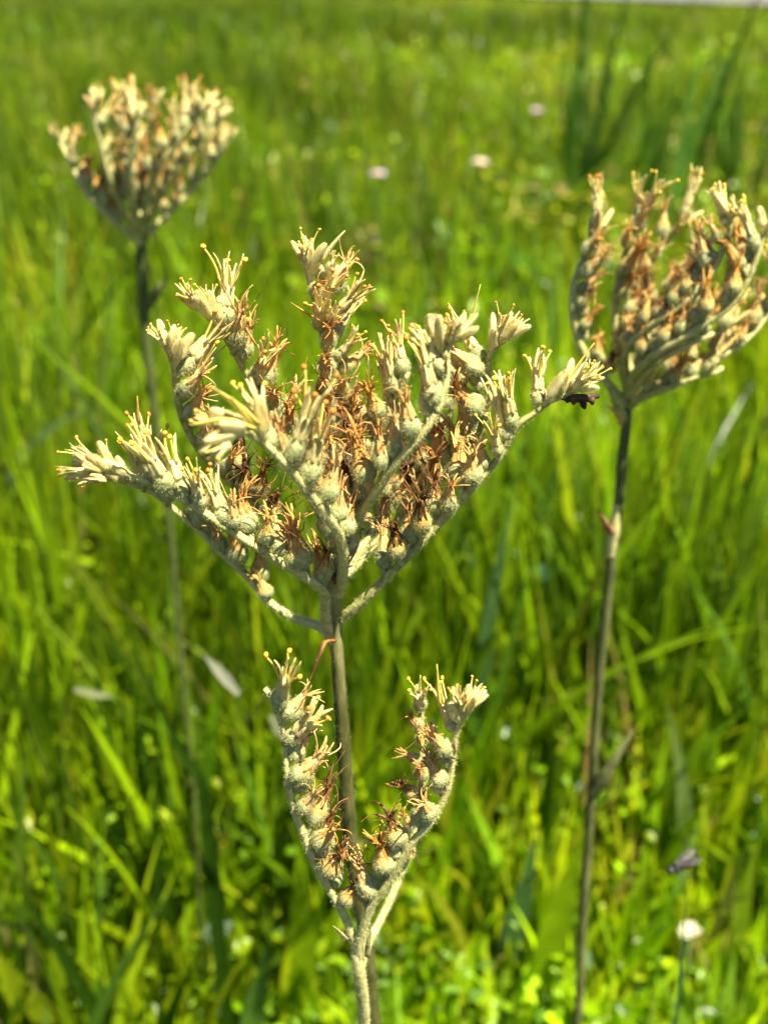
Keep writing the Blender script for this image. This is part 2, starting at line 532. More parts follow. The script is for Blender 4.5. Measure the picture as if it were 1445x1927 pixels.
def flower_branch(root, pts, Yp, axis_x, r0=.00090, r1=.00055, start=.16, gap=.0036, young_from=.66, bud_from=.90, dens=9e6,
                  inward=.45, along=1.15, size=1.1, spread=.38, tip_buds=8, dead=.5):
    """one arm of the flower head, with its flowers in two ranks along the upper and inner side; pts: (x, y, depth offset) picture points"""
    W = [at(x, y, Yp + d) for x, y, d in pts]
    me, P, L = stem_mesh('flower_branch', W, [r0 * 1.15, r0, r0 * .95, r1 * 1.15, r1], root.location, M['branch'], M['stem_hair'], dens)
    br = obj('flower_branch', me, root)
    T = tangents(P)
    n = int(L * (1 - start) / gap)
    rl = np.array(root.location)
    ax = np.array([axis_x, Yp, 0])
    for i in range(n):
        u = start + (1 - start) * (i + .6 * random.random()) / n
        u = min(u, .995)
        k = min(int(u * (len(P) - 1)), len(P) - 1)
        p, t = P[k], T[k]
        inn = ax - (p + rl)
        inn[2] = 0
        inn /= max(np.linalg.norm(inn), .012)
        a = np.array([0, 0, 1.0]) + inward * inn
        a = a - t * np.dot(a, t)
        a /= max(np.linalg.norm(a), 1e-6)
        bi = np.cross(t, a)
        sgn = 1 if i % 2 else -1
        d = a + sgn * bi * (spread + random.uniform(-.2, .25)) + t * (along + random.uniform(-.25, .2)) + np.array([random.gauss(0, .1) for _ in range(3)])
        if u > bud_from:
            d = d * .5 + t * .8 + np.array([random.gauss(0, .16) for _ in range(3)])
        d = Vector(d).normalized()
        q = d.to_track_quat('Z', 'Y') @ Quaternion((0, 0, 1), random.random() * 6.28)
        if u > bud_from:
            kind = 'bud'
        elif u > young_from:
            kind = 'young' if random.random() < .8 else 'mid'
        elif u > young_from - .22:
            kind = 'mid' if random.random() < .75 else 'old'
        else:
            kind = ('dead' if random.random() < dead else 'old') if random.random() < .85 else 'mid'
        s = size * random.uniform(.74, 1.14) * (.86 + .14 * min(1, u * 3)) * (.92 if kind == 'bud' else 1)
        v = random.randrange(NV)
        loc = Vector(p) + d * .0003

        sx_, sy_, sz_ = random.uniform(.84, 1.1), random.uniform(.84, 1.1), random.uniform(.85, 1.2)

        def put(nm, me_, q_=q, s_=s):
            o = obj(nm, me_, br, loc)
            o.rotation_mode = 'QUATERNION'
            o.rotation_quaternion = q_
            o.scale = (s_ * sx_, s_ * sy_, s_ * sz_)
            return o
        if kind == 'bud':
            put('flower_bud', LIB['bud'][v])
        else:
            put('seed_capsule', LIB[kind][v][0])
            put(PETAL_NAME[kind], LIB[kind][random.randrange(NV)][1])
        if random.random() < .75:
            qb = Vector(-.6 * a * 0 + t * 1.0 + np.array(bi) * sgn * .55 + a * .15).normalized().to_track_quat('Z', 'X')
            put('bract', LIB['bract'][v], qb, s * random.uniform(.7, 1.1))
    # the bud cluster that ends the arm
    if tip_buds:
        t = T[-1]
        a = np.array([0, 0, 1.0]) - t * t[2]
        a /= max(np.linalg.norm(a), 1e-6)
        bi = np.cross(t, a)
        for i in range(tip_buds):
            opened = i % 3 == 2
            w = (i + .5) / tip_buds
            d = t * (1.15 - .5 * w) + a * (-.25 + 1.1 * w) + bi * (.5 if i % 2 else -.5) * random.uniform(.4, 1.1)
            d = Vector(d + np.array([random.gauss(0, .1) for _ in range(3)])).normalized()
            o = obj('open_petals' if opened else 'flower_bud', LIB['young'][random.randrange(NV)][1] if opened else LIB['bud'][random.randrange(NV)], br, Vector(P[-1] - t * (.0004 + .0042 * w)))
            o.rotation_mode = 'QUATERNION'
            o.rotation_quaternion = d.to_track_quat('Z', 'Y') @ Quaternion((0, 0, 1), random.random() * 6.28)
            o.scale = (size * random.uniform(.55, .85) * (.72 + .3 * w), size * random.uniform(.5, .85) * (.72 + .3 * w), size * random.uniform(.65, .98) * (.72 + .3 * w) * (.7 if opened else 1))
    return br


# ------------------------------------------------------------------ ground, road
m, nt, out = mat_new('soil_and_thatch')
tc = nt.nodes.new('ShaderNodeTexCoord')
nz = nt.nodes.new('ShaderNodeTexNoise')
nz.inputs['Scale'].default_value = 18
nz.inputs['Detail'].default_value = 8
nt.links.new(tc.outputs['Object'], nz.inputs['Vector'])
c = ramp(nt, [(.3, (.016, .015, .006)), (.5, (.028, .035, .008)), (.7, (.06, .065, .016))], nz.outputs[0])
leafy(nt, out, c, 0, .0, .9)
M['ground'] = m
m, nt, out = mat_new('grey_road')
tc = nt.nodes.new('ShaderNodeTexCoord')
nz = nt.nodes.new('ShaderNodeTexNoise')
nz.inputs['Scale'].default_value = 40
nz.inputs['Detail'].default_value = 8
nt.links.new(tc.outputs['Object'], nz.inputs['Vector'])
c = ramp(nt, [(.3, (.10, .10, .10)), (.7, (.19, .185, .18))], nz.outputs[0])
leafy(nt, out, c, 0, .0, .9)
M['road'] = m


def sheet(name, x0, x1, y0, y1, nx, ny, z, mat, amp=0.0, rot=0.0, org=(0, 0)):
    xs, ys = np.linspace(x0, x1, nx), np.linspace(y0, y1, ny)
    X, Yg = np.meshgrid(xs, ys)
    Z = np.full(X.shape, z) + amp * rng.normal(size=X.shape)
    ca, sa = math.cos(rot), math.sin(rot)
    V = np.stack([org[0] + X * ca - Yg * sa, org[1] + X * sa + Yg * ca, Z], -1).reshape(-1, 3)
    Fc = [[j * nx + i, j * nx + i + 1, (j + 1) * nx + i + 1, (j + 1) * nx + i] for j in range(ny - 1) for i in range(nx - 1)]
    b = MB()
    b.add(V, Fc)
    o = obj(name, b.mesh(name, [mat]))
    o['kind'] = 'structure'
    return o


g = sheet('ground', -400, 400, -200, 800, 41, 51, 0, M['ground'])
g['label'] = 'dark soil and thatch under the meadow grass'
rd = sheet('road', -60, 60, 0, 3.2, 61, 5, .03, M['road'], 0.002, rot=math.atan2(-2.0, 2.6), org=(0.5, 11.3))
rd['label'] = 'pale grey road at the far edge of the meadow'


# ------------------------------------------------------------------ grass (uncountable) as ribbons
def color_leaf_mat(name, trans, gloss, rough):
    m, nt, out = mat_new(name)
    at_ = nt.nodes.new('ShaderNodeVertexColor')
    at_.layer_name = 'Col'
    leafy(nt, out, at_.outputs['Color'], trans, gloss, rough)
    return m


M['grass'] = color_leaf_mat('grass_blade', .50, .015, .35)
M['herb'] = color_leaf_mat('herb_leaf', .45, .02, .36)

PAL = np.array([(.205, .345, .003), (.118, .225, .002), (.28, .38, .004), (.036, .092, .002), (.105, .205, .022), (.26, .26, .012), (.38, .30, .10), (.15, .10, .035)])


def ribbon_mesh(name, base, h, az, lean, curve, width, colr, seg, mat):
    """many bent tapering blades as one mesh"""
    N = len(base)
    u = np.linspace(0, 1, seg + 1)[None, :]
    ang = lean[:, None] + curve[:, None] * u                      # angle off the vertical grows along the blade
    ds = h[:, None] / seg
    hx = np.cumsum(np.sin(ang) * ds, 1) - np.sin(ang[:, :1]) * ds
    hz = np.cumsum(np.cos(ang) * ds, 1) - np.cos(ang[:, :1]) * ds
    dx, dy = np.cos(az)[:, None], np.sin(az)[:, None]
    C = np.stack([base[:, 0:1] + hx * dx, base[:, 1:2] + hx * dy, base[:, 2:3] + hz], -1)
    tw = az[:, None] + math.pi / 2 + rng.normal(size=(N, 1)) * .9 + u * rng.normal(size=(N, 1)) * .8
    prof = np.minimum(1, .45 + u * 2.2) * np.clip((1.02 - u) * 2.0, .04, 1)
    W = width[:, None] * prof * .5
    S = np.stack([np.cos(tw) * W, np.sin(tw) * W, np.zeros_like(W)], -1)
    V = np.stack([C - S, C + S], 2).reshape(-1, 3)
    i0 = (np.arange(N) * (seg + 1) * 2)[:, None] + (np.arange(seg) * 2)[None, :]
    Q = np.stack([i0, i0 + 1, i0 + 3, i0 + 2], -1).reshape(-1, 4)
    cv = np.repeat(colr, (seg + 1) * 2, axis=0)
    return raw_mesh(name, V, Q, cv, mat)


def raw_mesh(name, V, Q, cv, mat):
    me = bpy.data.meshes.new(name)
    nq, k = Q.shape
    me.vertices.add(len(V))
    me.vertices.foreach_set('co', V.astype(np.float32).ravel())
    me.loops.add(nq * k)
    me.loops.foreach_set('vertex_index', Q.astype(np.int32).ravel())
    me.polygons.add(nq)
    me.polygons.foreach_set('loop_start', np.arange(0, nq * k, k, dtype=np.int32))
    me.update(calc_edges=True)
    ca = me.color_attributes.new('Col', 'FLOAT_COLOR', 'POINT')
    ca.data.foreach_set('color', np.concatenate([cv, np.ones((len(cv), 1))], 1).astype(np.float32).ravel())
    me.polygons.foreach_set('use_smooth', np.ones(nq, bool))
    me.materials.append(mat)
    me.validate()
    return me


def pick_colors(n, weights, jit=.22):
    w = np.array(weights, float)
    k = rng.choice(len(PAL), size=n, p=w / w.sum())
    return np.clip(PAL[k] * np.exp(rng.normal(size=(n, 1)) * jit) * np.exp(rng.normal(size=(n, 3)) * .06), .004, .8)


def road_side(x, y):
    """true on the meadow side of the road's near edge"""
    return (y - 11.3) + (x - .5) * (2.0 / 2.6) < -.05


def tuft_points(n, y0, y1, power, per, spread, margin=.35, slope=.5):
    """tuft centres over the ground wedge in front of the camera; several blades around each"""
    u = rng.random(n)
    Yc = (y0 ** power + u * (y1 ** power - y0 ** power)) ** (1 / power)
    Xc = (rng.random(n) * 2 - 1) * (slope * Yc + margin)
    cnt = rng.poisson(per, n) + 2
    idx = np.repeat(np.arange(n), cnt)
    off = rng.normal(size=(len(idx), 2)) * spread * (.6 + .8 * rng.random(n))[idx][:, None]
    B = np.stack([Xc[idx] + off[:, 0], Yc[idx] + off[:, 1], np.full(len(idx), -.004)], 1)
    return B, idx, n


def patch(x, y):
    """slow change of plant mix over the meadow, about -1.5 to 1.5"""
    q = 1 / (.35 + .28 * y)
    return .6 * np.sin(2.3 * x * q + 1.1 * np.sin(3.1 * np.log(y) * 1.7 + .4)) + .6 * np.sin(4.2 * np.log(y) * 1.9 + 1.7 * x * q + 2.0) + .4 * np.sin(5.3 * x * q - 6.0 * np.log(y) + 1.0)


def grass(name, n, y0, y1, power, per, spread, hr, wr, wts, seg, label, lean_s=.15, curve_s=.42, keep=None):
    B, idx, nt_ = tuft_points(n, y0, y1, power, per, spread)
    ok = road_side(B[:, 0], B[:, 1])
    if keep is not None:
        ok &= keep(B)
    B, idx = B[ok], idx[ok]
    N = len(B)
    th = hr[0] + (hr[1] - hr[0]) * rng.random(nt_) ** 1.2
    h = th[idx] * (.45 + .75 * rng.random(N))
    # mown shorter towards the road
    h *= np.clip(1.25 - B[:, 1] / 9.5, .28, 1)
    h *= np.where(B[:, 1] < .43, .55, 1)
    tuft_col = pick_colors(nt_, wts[:6] + [w_ * .15 for w_ in wts[6:]])
    own = pick_colors(N, wts)
    mixv = rng.random((N, 1)) * .6
    colr = tuft_col[idx] * (1 - mixv) + own * mixv
    pt = np.clip(patch(B[:, 0], B[:, 1]), -.55 if y0 < 1 else -1.1, 1.2) + (.22 if y0 < 1 else 0)
    colr = colr * np.exp(pt[:, None] * np.array([.40, .34, .2]))
    h *= np.clip(1 - .3 * pt, .5, 1.6)
    w = (wr[0] + (wr[1] - wr[0]) * rng.random(N)) * (.7 + .5 * rng.random(nt_))[idx]
    me = ribbon_mesh(name, B, h, rng.random(N) * 2 * math.pi, np.abs(rng.normal(size=N)) * lean_s, np.abs(rng.normal(size=N)) * curve_s, w, colr, seg, M['grass'])
    return tag(obj(name, me), label, 'grass', kind='stuff')


GW = [5, 3.2, 4, 3, 1.2, 1.0, .4, .3]
grass('near_grass', 1000, .36, .66, 1.3, 10, .018, (.10, .26), (.0040, .0090), [6, 3, 4, 3, 1.2, .6, .2, .1], 6, 'bright lime grass at the foot of the flower stalks', .11, .26)
grass('grass', 2300, .35, 1.3, 1.4, 10, .020, (.10, .30), (.0040, .0095), GW, 6, 'lush green meadow grass right behind the flower stalks')
grass('meadow_grass', 3600, 1.2, 3.6, 1.3, 11, .045, (.09, .30), (.0035, .0075), [3, 4, 3, 4, 1.6, 1.6, 1, .8], 5, 'olive green meadow grass in the middle distance')
grass('distant_grass', 5200, 3.4, 12.5, 1.2, 10, .09, (.10, .30), (.006, .013), [3, 4, 2.6, 2.4, 2, 2, 1.2, .6], 4, 'blurred green grass reaching back to the road')


grass('dry_culms', 420, .40, 3.2, 1.3, 3, .03, (.14, .34), (.0010, .0024), [0, 0, 0, 0, 0, 1, 4, 2.5], 5, 'thin tan and brown dead grass stems through the meadow', .25, .5)


# low herbs: many small oval leaves on short stalks, uncountable
def herbs(name, n, y0, y1, power, label, leaf=(.0022, .0056), hmax=.15, wts=None):
    B, idx, nt_ = tuft_points(n, y0, y1, power, 22, .022)
    ok = road_side(B[:, 0], B[:, 1])
    B, idx = B[ok], idx[ok]
    N = len(B)
    B[:, 2] = .01 + (hmax * (.25 + .75 * rng.random(nt_)))[idx] * rng.random(N) ** .7 * np.where(B[:, 1] < .43, .5, 1)
    az = rng.random(N) * 2 * math.pi
    tilt = rng.normal(size=N) * .5 + .25
    ln = (leaf[0] + (leaf[1] - leaf[0]) * rng.random(N)) * (.8 + .7 * rng.random(nt_))[idx]
    wd = ln * (.28 + .28 * rng.random(N))
    f = np.stack([np.cos(az) * np.cos(tilt), np.sin(az) * np.cos(tilt), np.sin(tilt)], 1)
    s = np.stack([-np.sin(az), np.cos(az), rng.normal(size=N) * .3], 1)
    up = np.cross(f, s)
    L_, W_ = ln[:, None], wd[:, None]
    pts = [B, B + f * L_ * .45 + s * W_ + up * W_ * .3, B + f * L_ * 1.1 + s * W_ * .85 + up * W_ * .2, B + f * L_ * 1.7 - up * L_ * .1, B + f * L_ * 1.1 - s * W_ * .85 + up * W_ * .2, B + f * L_ * .45 - s * W_ + up * W_ * .3]
    V = np.stack(pts, 1).reshape(-1, 3)
    i0 = (np.arange(N) * 6)[:, None]
    Q = np.concatenate([i0 + np.array([0, 1, 2, 3]), i0 + np.array([0, 3, 4, 5])], 0)
    colr = pick_colors(nt_, wts or [5, 3, 3, 1, 1.6, .5, 0, 0])[idx] * np.exp(rng.normal(size=(N, 1)) * .2)
    me = raw_mesh(name, V, Q, np.repeat(colr, 6, axis=0), M['herb'])
    return tag(obj(name, me), label, 'herbs', kind='stuff')


herbs('ground_herbs', 2200, .34, 1.3, 1.4, 'small leaved green herbs carpeting the ground among the grass')
herbs('meadow_herbs', 2600, 1.2, 4.5, 1.3, 'olive small leaved herbs through the middle of the meadow', (.006, .014), .2, [2, 3, 3, 2, 1, 3, 1, .8])


# ------------------------------------------------------------------ the main plant
Y0 = .19
base = at(705, 1927, Y0)
root = thing('woolly_plant', 'sharp woolly cream and orange flower head on a stalk with a forked sprig below', 'plant', (base.x + .012, Y0, 0), 'woolly flowering plants')
rl = root.location
stem_pts = [Vector((base.x + .012, Y0, 0)), Vector((base.x + .010, Y0, .12)), Vector((base.x + .005, Y0, .24)), at(705, 1927, Y0), at(690, 1780, Y0), at(662, 1600, Y0), at(648, 1420, Y0), at(638, 1280, Y0), at(632, 1180, Y0), at(634, 1110, Y0), at(640, 1050, Y0 + .002)]
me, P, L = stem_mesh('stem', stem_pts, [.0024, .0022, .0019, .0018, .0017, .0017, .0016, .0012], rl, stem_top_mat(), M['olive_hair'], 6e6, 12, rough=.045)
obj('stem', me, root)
AX = at(640, 900, Y0).x

arms = [
    # lower left arm, in front
    ([(622, 1205, 0), (612, 1150, -.003), (604, 1108, -.008), (504, 1043, -.014), (437, 1000, -.016), (366, 953, -.017), (311, 925, -.017), (264, 901, -.017), (220, 890, -.017), (170, 884, -.017)], dict(young_from=.62, bud_from=.88)),
    # the arm behind and below it
    ([(622, 1195, .002), (599, 1178, .004), (551, 1162, .007), (504, 1130, .010), (469, 1087, .012), (425, 1047, .013), (382, 1004, .013), (335, 965, .012), (285, 925, .010), (205, 898, .008)], dict(start=.25, young_from=.75, bud_from=.93, gap=.0036)),
    # arm towards the camera with the yellow flower
    ([(636, 1120, 0), (646, 1070, -.008), (640, 1012, -.016), (615, 972, -.022), (575, 921, -.027), (536, 874, -.031), (488, 826, -.034), (455, 815, -.036), (425, 830, -.037)], dict(young_from=.60, bud_from=.90, r0=.00095)),
    # left arm standing up
    ([(634, 1110, .002), (600, 1060, .006), (530, 1000, .010), (457, 929, .008), (415, 888, .006), (378, 850, .004), (348, 798, .002), (334, 748, 0), (328, 690, -.001), (318, 662, -.002), (310, 645, -.002)], dict(young_from=.76, bud_from=.93, start=.3, dead=.8, inward=1.1, spread=.3)),
    # second left arm
    ([(636, 1100, .002), (622, 1020, .006), (590, 930, .010), (550, 850, .010), (505, 770, .008), (473, 719, .006), (456, 690, .005), (421, 629, .004), (392, 596, .003), (376, 580, .003)], dict(young_from=.72, bud_from=.93, inward=1.0, spread=.3)),
    # centre arm
    ([(638, 1080, .004), (648, 980, .012), (640, 880, .016), (614, 769, .017), (616, 682, .016), (600, 600, .015), (586, 540, .014), (572, 484, .013)], dict(young_from=.74, bud_from=.96, size=.95, spread=.3)),
    # centre arm behind it
    ([(642, 1080, .004), (652, 980, .016), (648, 860, .024), (632, 740, .026), (622, 640, .025), (616, 560, .024), (615, 515, .023)], dict(young_from=.72, bud_from=.95, inward=.1, dead=.7, size=.95, spread=.3)),
    # right centre arm, in front
    ([(642, 1090, 0), (650, 1040, -.006), (661, 996, -.010), (695, 943, -.014), (743, 876, -.017), (784, 831, -.018), (818, 783, -.018), (837, 734, -.017), (841, 686, -.016), (842, 655, -.015), (862, 632, -.015)], dict(young_from=.76, bud_from=.95, inward=.9, spread=.3)),
    # right arm behind it
    ([(644, 1095, .003), (690, 1040, .010), (770, 960, .014), (850, 880, .014), (900, 815, .012), (915, 764, .010), (919, 697, .009), (922, 664, .008), (958, 632, .008)], dict(young_from=.76, bud_from=.92, start=.25, dead=.8, inward=1.0, spread=.3)),
    # inner right arm
    ([(640, 1080, .004), (660, 1000, .012), (680, 900, .018), (704, 830, .020), (732, 780, .020), (758, 725, .019), (768, 700, .019)], dict(young_from=.80, bud_from=1.1, inward=-.1, tip_buds=0, dead=.6)),
    # lower right arm
    ([(640, 1165, 0), (669, 1142, -.002), (732, 1082, -.003), (781, 1033, -.003), (833, 977, -.002), (889, 917, -.001), (938, 861, 0), (971, 805, 0), (997, 783, 0), (1031, 757, 0), (1062, 743, 0), (1092, 728, 0)], dict(young_from=.70, bud_from=.90, start=.22)),
    # right inner arm filling between
    ([(644, 1085, .004), (700, 1000, .020), (760, 920, .026), (810, 850, .028), (850, 770, .028), (872, 700, .027)], dict(young_from=.9, bud_from=1.1, start=.25, inward=.1, tip_buds=0, dead=.9)),
]
branches = [flower_branch(root, p, Y0, AX, **kw) for p, kw in arms]


def strip_part(name, parent, rootloc, pts, widths, mat, thick=.5, hair=None):
    """a narrow bract or shrivelled leaf"""
    P, L = smooth_path(pts, .0012)
    P = P - np.array(rootloc)
    w = np.interp(np.linspace(0, 1, len(P)), np.linspace(0, 1, len(widths)), widths)
    b = MB()
    V, Fc = b.tube(P, w, 7, 0, flat=thick, rough=.08, spin=.06)
    if hair:
        b.fuzz(V, Fc, hair, .0004, .00005, 1)
    return obj(name, b.mesh(name, [mat, M['hair']]), parent)


# shrivelled brown bract hanging from the base of the head, dark remains under the right tip
strip_part('withered_bract', root, rl, [at(628, 1205, Y0 - .003), at(612, 1208, Y0 - .006), at(603, 1230, Y0 - .008), at(590, 1262, Y0 - .009), at(582, 1285, Y0 - .010)], [.0009, .0006, .0004, .0003, .0002], M['thread'], .5, 20)
dk = strip_part('withered_bract', branches[10], rl, [at(1052, 748, Y0 + .001), at(1075, 750, Y0), at(1100, 749, Y0), at(1126, 745, Y0 + .001)], [.0004, .0009, .0010, .0005], M['dark'], .8)
dk['label'] = 'dark shrivelled bract'
for x, y, dx in ((1080, 757, -2), (1096, 765, 4), (1112, 757, 2), (1070, 753, -4)):
    strip_part('withered_bract', branches[10], rl, [at(x, y - 9, Y0), at(x + dx * .5, y - 2, Y0), at(x + dx, y + 5, Y0)], [.0006, .0007, .0002], M['dark'], .8)
# the open yellow flower on the arm towards the camera, and single pale or orange strands that stick out of the head
for pts, w in (([(488, 800), (450, 765), (418, 742), (398, 728)], .00075), ([(480, 808), (430, 792), (395, 793), (362, 800)], .0009), ([(470, 815), (420, 812), (380, 830)], .0006), ([(478, 802), (452, 772), (436, 748)], .0006)):
    o = strip_part('yellow_petal', branches[2], rl, [at(x, y, Y0 - .036 - .001 * k) for k, (x, y) in enumerate(pts)], [w * .7, w, w * .8, w * .3], M['yellow'], .4, 30)
for pts, dY, w, mt, bi_ in (([(602, 495), (625, 462), (649, 434)], .012, .0005, 'bud', 5), ([(596, 600), (570, 585), (546, 568)], .012, .0003, 'mid', 5),
                            ([(482, 650), (448, 592), (410, 520)], .002, .0003, 'old', 4), ([(262, 800), (260, 775), (259, 745)], -.018, .0003, 'old', 0),
                            ([(880, 650), (890, 590), (904, 535)], .006, .0003, 'yellow', 8), ([(640, 540), (655, 512), (668, 490)], .02, .00022, 'old', 6),
                            ([(1060, 730), (1092, 680), (1118, 645)], 0, .0003, 'yellow', 10), ([(828, 1330), (824, 1290), (822, 1250)], -.036, .0004, 'yellow', 10)):
    strip_part('filament', branches[bi_], rl, [at(x, y, Y0 + dY) for x, y in pts], [w, w * .9, w * .2], M[mt], .5)
# loose dark threads in the heart of the head
for i in range(160):
    x, y = min(800, max(500, random.gauss(650, 90))), min(960, max(720, random.gauss(870, 80)))
    b = MB()
    d0 = (random.gauss(0, 1), random.gauss(0, 1), random.uniform(-.2, 1))
    P = wander((0, 0, 0), d0, random.uniform(.004, .011), 12, .55)
    b.tube(P, np.linspace(.00010, .00005, 13), 4, 0)
    p = at(x, y, Y0 + random.uniform(0, .028)) - rl
    obj('dry_thread', b.mesh('dry_thread', [M['thread']]), root, p)

# forked sprig: its stalk leaves the main stem low down and stands in front of it
YS = .157
stem_s = [Vector((base.x + .004, Y0, .262)), Vector((base.x + .002, Y0 - .006, .28)), at(690, 1975, YS + .012), at(684, 1900, YS + .004), at(677, 1835, YS), at(672, 1790, YS)]
me, P, L = stem_mesh('side_stem', stem_s, [.0017, .0014, .0012, .0012, .0013], rl, M['branch'], M['stem_hair'], 9e6, 10)
obj('side_stem', me, root)
AXS = at(690, 1500, YS).x
sprig = [
    ([(675, 1815, 0), (671, 1783, 0), (648, 1723, 0), (619, 1671, 0), (592, 1623, 0), (572, 1570, 0), (552, 1519, 0), (540, 1452, 0), (537, 1396, .001), (529, 1359, .001), (514, 1318, .002), (498, 1295, .003)], dict(young_from=.80, bud_from=.97, start=.22, size=1.05, gap=.0042, tip_buds=0)),
    ([(675, 1815, 0), (678, 1770, -.001), (697, 1708, -.002), (734, 1653, -.003), (775, 1586, -.004), (812, 1545, -.004), (842, 1485, -.004), (853, 1418, -.004), (857, 1385, -.004), (870, 1350, -.004), (888, 1325, -.004)], dict(young_from=.76, bud_from=.95, start=.22, size=1.05, gap=.0040)),
    ([(677, 1825, .001), (690, 1780, .004), (716, 1731, .009), (752, 1650, .014), (780, 1560, .017), (795, 1470, .018), (795, 1380, .018), (790, 1320, .018), (785, 1290, .018)], dict(young_from=.82, bud_from=1.1, start=.3, size=.8, gap=.0046, tip_buds=0)),
]
for p, kw in sprig:
    flower_branch(root, p, YS, AXS, r0=.00085, r1=.0005, along=1.3, **kw)
strip_part('bract', root, rl, [at(655, 1770, YS), at(640, 1755, YS - .001), at(627, 1742, YS - .002)], [.0007, .0006, .0001], M['bract'], .4, 40)
strip_part('bract', root, rl, [at(690, 1800, YS - .001), at(694, 1770, YS - .002), at(700, 1745, YS - .002)], [.0006, .0006, .0001], M['branch'], .4, 40)

# ------------------------------------------------------------------ plant at the right, behind
YR = .285
b0 = at(1085, 1927, YR)
rootr = thing('woolly_plant', 'blurred woolly head of long curved arms with orange beads, pale sheath on its stalk', 'plant', (b0.x - .004, YR, 0), 'woolly flowering plants')
rr_ = rootr.location
me, P, L = stem_mesh('stem', [Vector((b0.x - .004, YR, 0)), Vector((b0.x - .002, YR, .1)), at(1085, 1927, YR), at(1095, 1750, YR), at(1112, 1500, YR), at(1125, 1300, YR), at(1140, 1150, YR), at(1155, 1010, YR), at(1165, 930, YR), at(1172, 850, YR), at(1180, 770, YR), at(1184, 700, YR)],
                      [.0019, .0018, .0018, .0017, .0016, .0016, .0015, .0014], rr_, M['stem'], M['olive_hair'], 2e6, 10)
obj('stem', me, rootr)
strip_part('sheath', rootr, rr_, [at(1147, 1050, YR - .002), at(1152, 1010, YR - .0025), at(1160, 950, YR - .003)], [.0013, .0018, .0008], M['branch'], .6, 100)
strip_part('bract', rootr, rr_, [at(1150, 1005, YR - .003), at(1138, 985, YR - .005), at(1124, 958, YR - .006)], [.0013, .0012, .0002], M['bract'], .4, 60)
strip_part('bract', rootr, rr_, [at(1172, 790, YR - .004), at(1160, 760, YR - .008), at(1142, 722, YR - .010)], [.0014, .0016, .0004], M['branch'], .35, 60)
strip_part('bract', rootr, rr_, [at(1168, 800, YR - .004), at(1162, 780, YR - .006), at(1140, 762, YR - .008)], [.0009, .0010, .0002], M['mid'], .35, 40)
strip_part('dark_leaf', rootr, rr_, [at(1112, 1500, YR - .002), at(1140, 1455, YR - .004), at(1165, 1415, YR - .004), at(1190, 1375, YR - .002)], [.0020, .0022, .0016, .0003], M['stem'], .25, 60)
AXR = at(1230, 600, YR).x
arms_r = [
    ([(1178, 760, 0), (1130, 705, -.004), (1092, 650, -.004), (1078, 590, -.003), (1080, 535, -.002), (1098, 480, 0), (1118, 440, 0), (1140, 418, 0)]),
    ([(1180, 740, 0), (1160, 650, 0), (1158, 570, .002), (1168, 500, .004), (1190, 440, .005), (1212, 400, .006), (1226, 372, .006)]),
    ([(1182, 730, 0), (1180, 650, .006), (1195, 560, .012), (1222, 500, .014), (1252, 455, .016), (1276, 425, .017), (1300, 412, .017)]),
    ([(1180, 730, -.002), (1178, 660, -.010), (1230, 610, -.016), (1292, 569, -.020), (1335, 520, -.021), (1366, 450, -.020), (1378, 385, -.019)]),
    ([(1182, 740, -.002), (1195, 700, -.012), (1240, 662, -.020), (1320, 614, -.024), (1388, 560, -.025), (1425, 480, -.024), (1440, 415, -.022)]),
    ([(1184, 752, 0), (1240, 722, -.006), (1310, 688, -.008), (1370, 662, -.008), (1420, 622, -.006), (1462, 560, -.004), (1485, 500, -.002)]),
    ([(1184, 765, 0), (1215, 745, -.008), (1262, 728, -.013), (1305, 712, -.015), (1345, 700, -.016)]),
    ([(1182, 720, .002), (1215, 630, .016), (1240, 560, .022), (1290, 510, .025), (1330, 470, .026)]),
    ([(1184, 730, .002), (1230, 660, .014), (1290, 610, .020), (1360, 560, .022), (1400, 500, .022), (1415, 450, .022)]),
    ([(1182, 745, -.003), (1225, 690, -.014), (1290, 650, -.016), (1350, 625, -.014), (1390, 605, -.012)]),
]
for p in arms_r:
    flower_branch(rootr, p, YR, AXR, r0=.0011, r1=.0006, start=.2, gap=.0036, young_from=.86, bud_from=.97, dens=3e6, size=1.0, tip_buds=2, dead=.35)

# ------------------------------------------------------------------ plant at the left, farther behind
YL = .42
b1 = at(380, 1750, YL)
rootl = thing('woolly_plant', 'blurred cup-shaped pale flower head on a thin dark stalk beyond the sharp one', 'plant', (b1.x + .004, YL, 0), 'woolly flowering plants')
rl_ = rootl.location
me, P, L = stem_mesh('stem', [Vector((b1.x + .004, YL, 0)), at(380, 1750, YL), at(366, 1500, YL), at(345, 1280, YL), at(322, 1010, YL), at(292, 780, YL), at(274, 620, YL), at(268, 520, YL), at(266, 450, YL), at(268, 420, YL)],
                      [.0007, .0008, .0010, .0014, .0019, .0022], rl_, M['old_stem'], M['olive_hair'], 2e6, 10)
obj('stem', me, rootl)
strip_part('bract', rootl, rl_, [at(276, 580, YL), at(294, 552, YL - .002), at(316, 520, YL - .002)], [.0018, .0020, .0004], M['stem'], .3, 40)
AXL = at(270, 330, YL).x
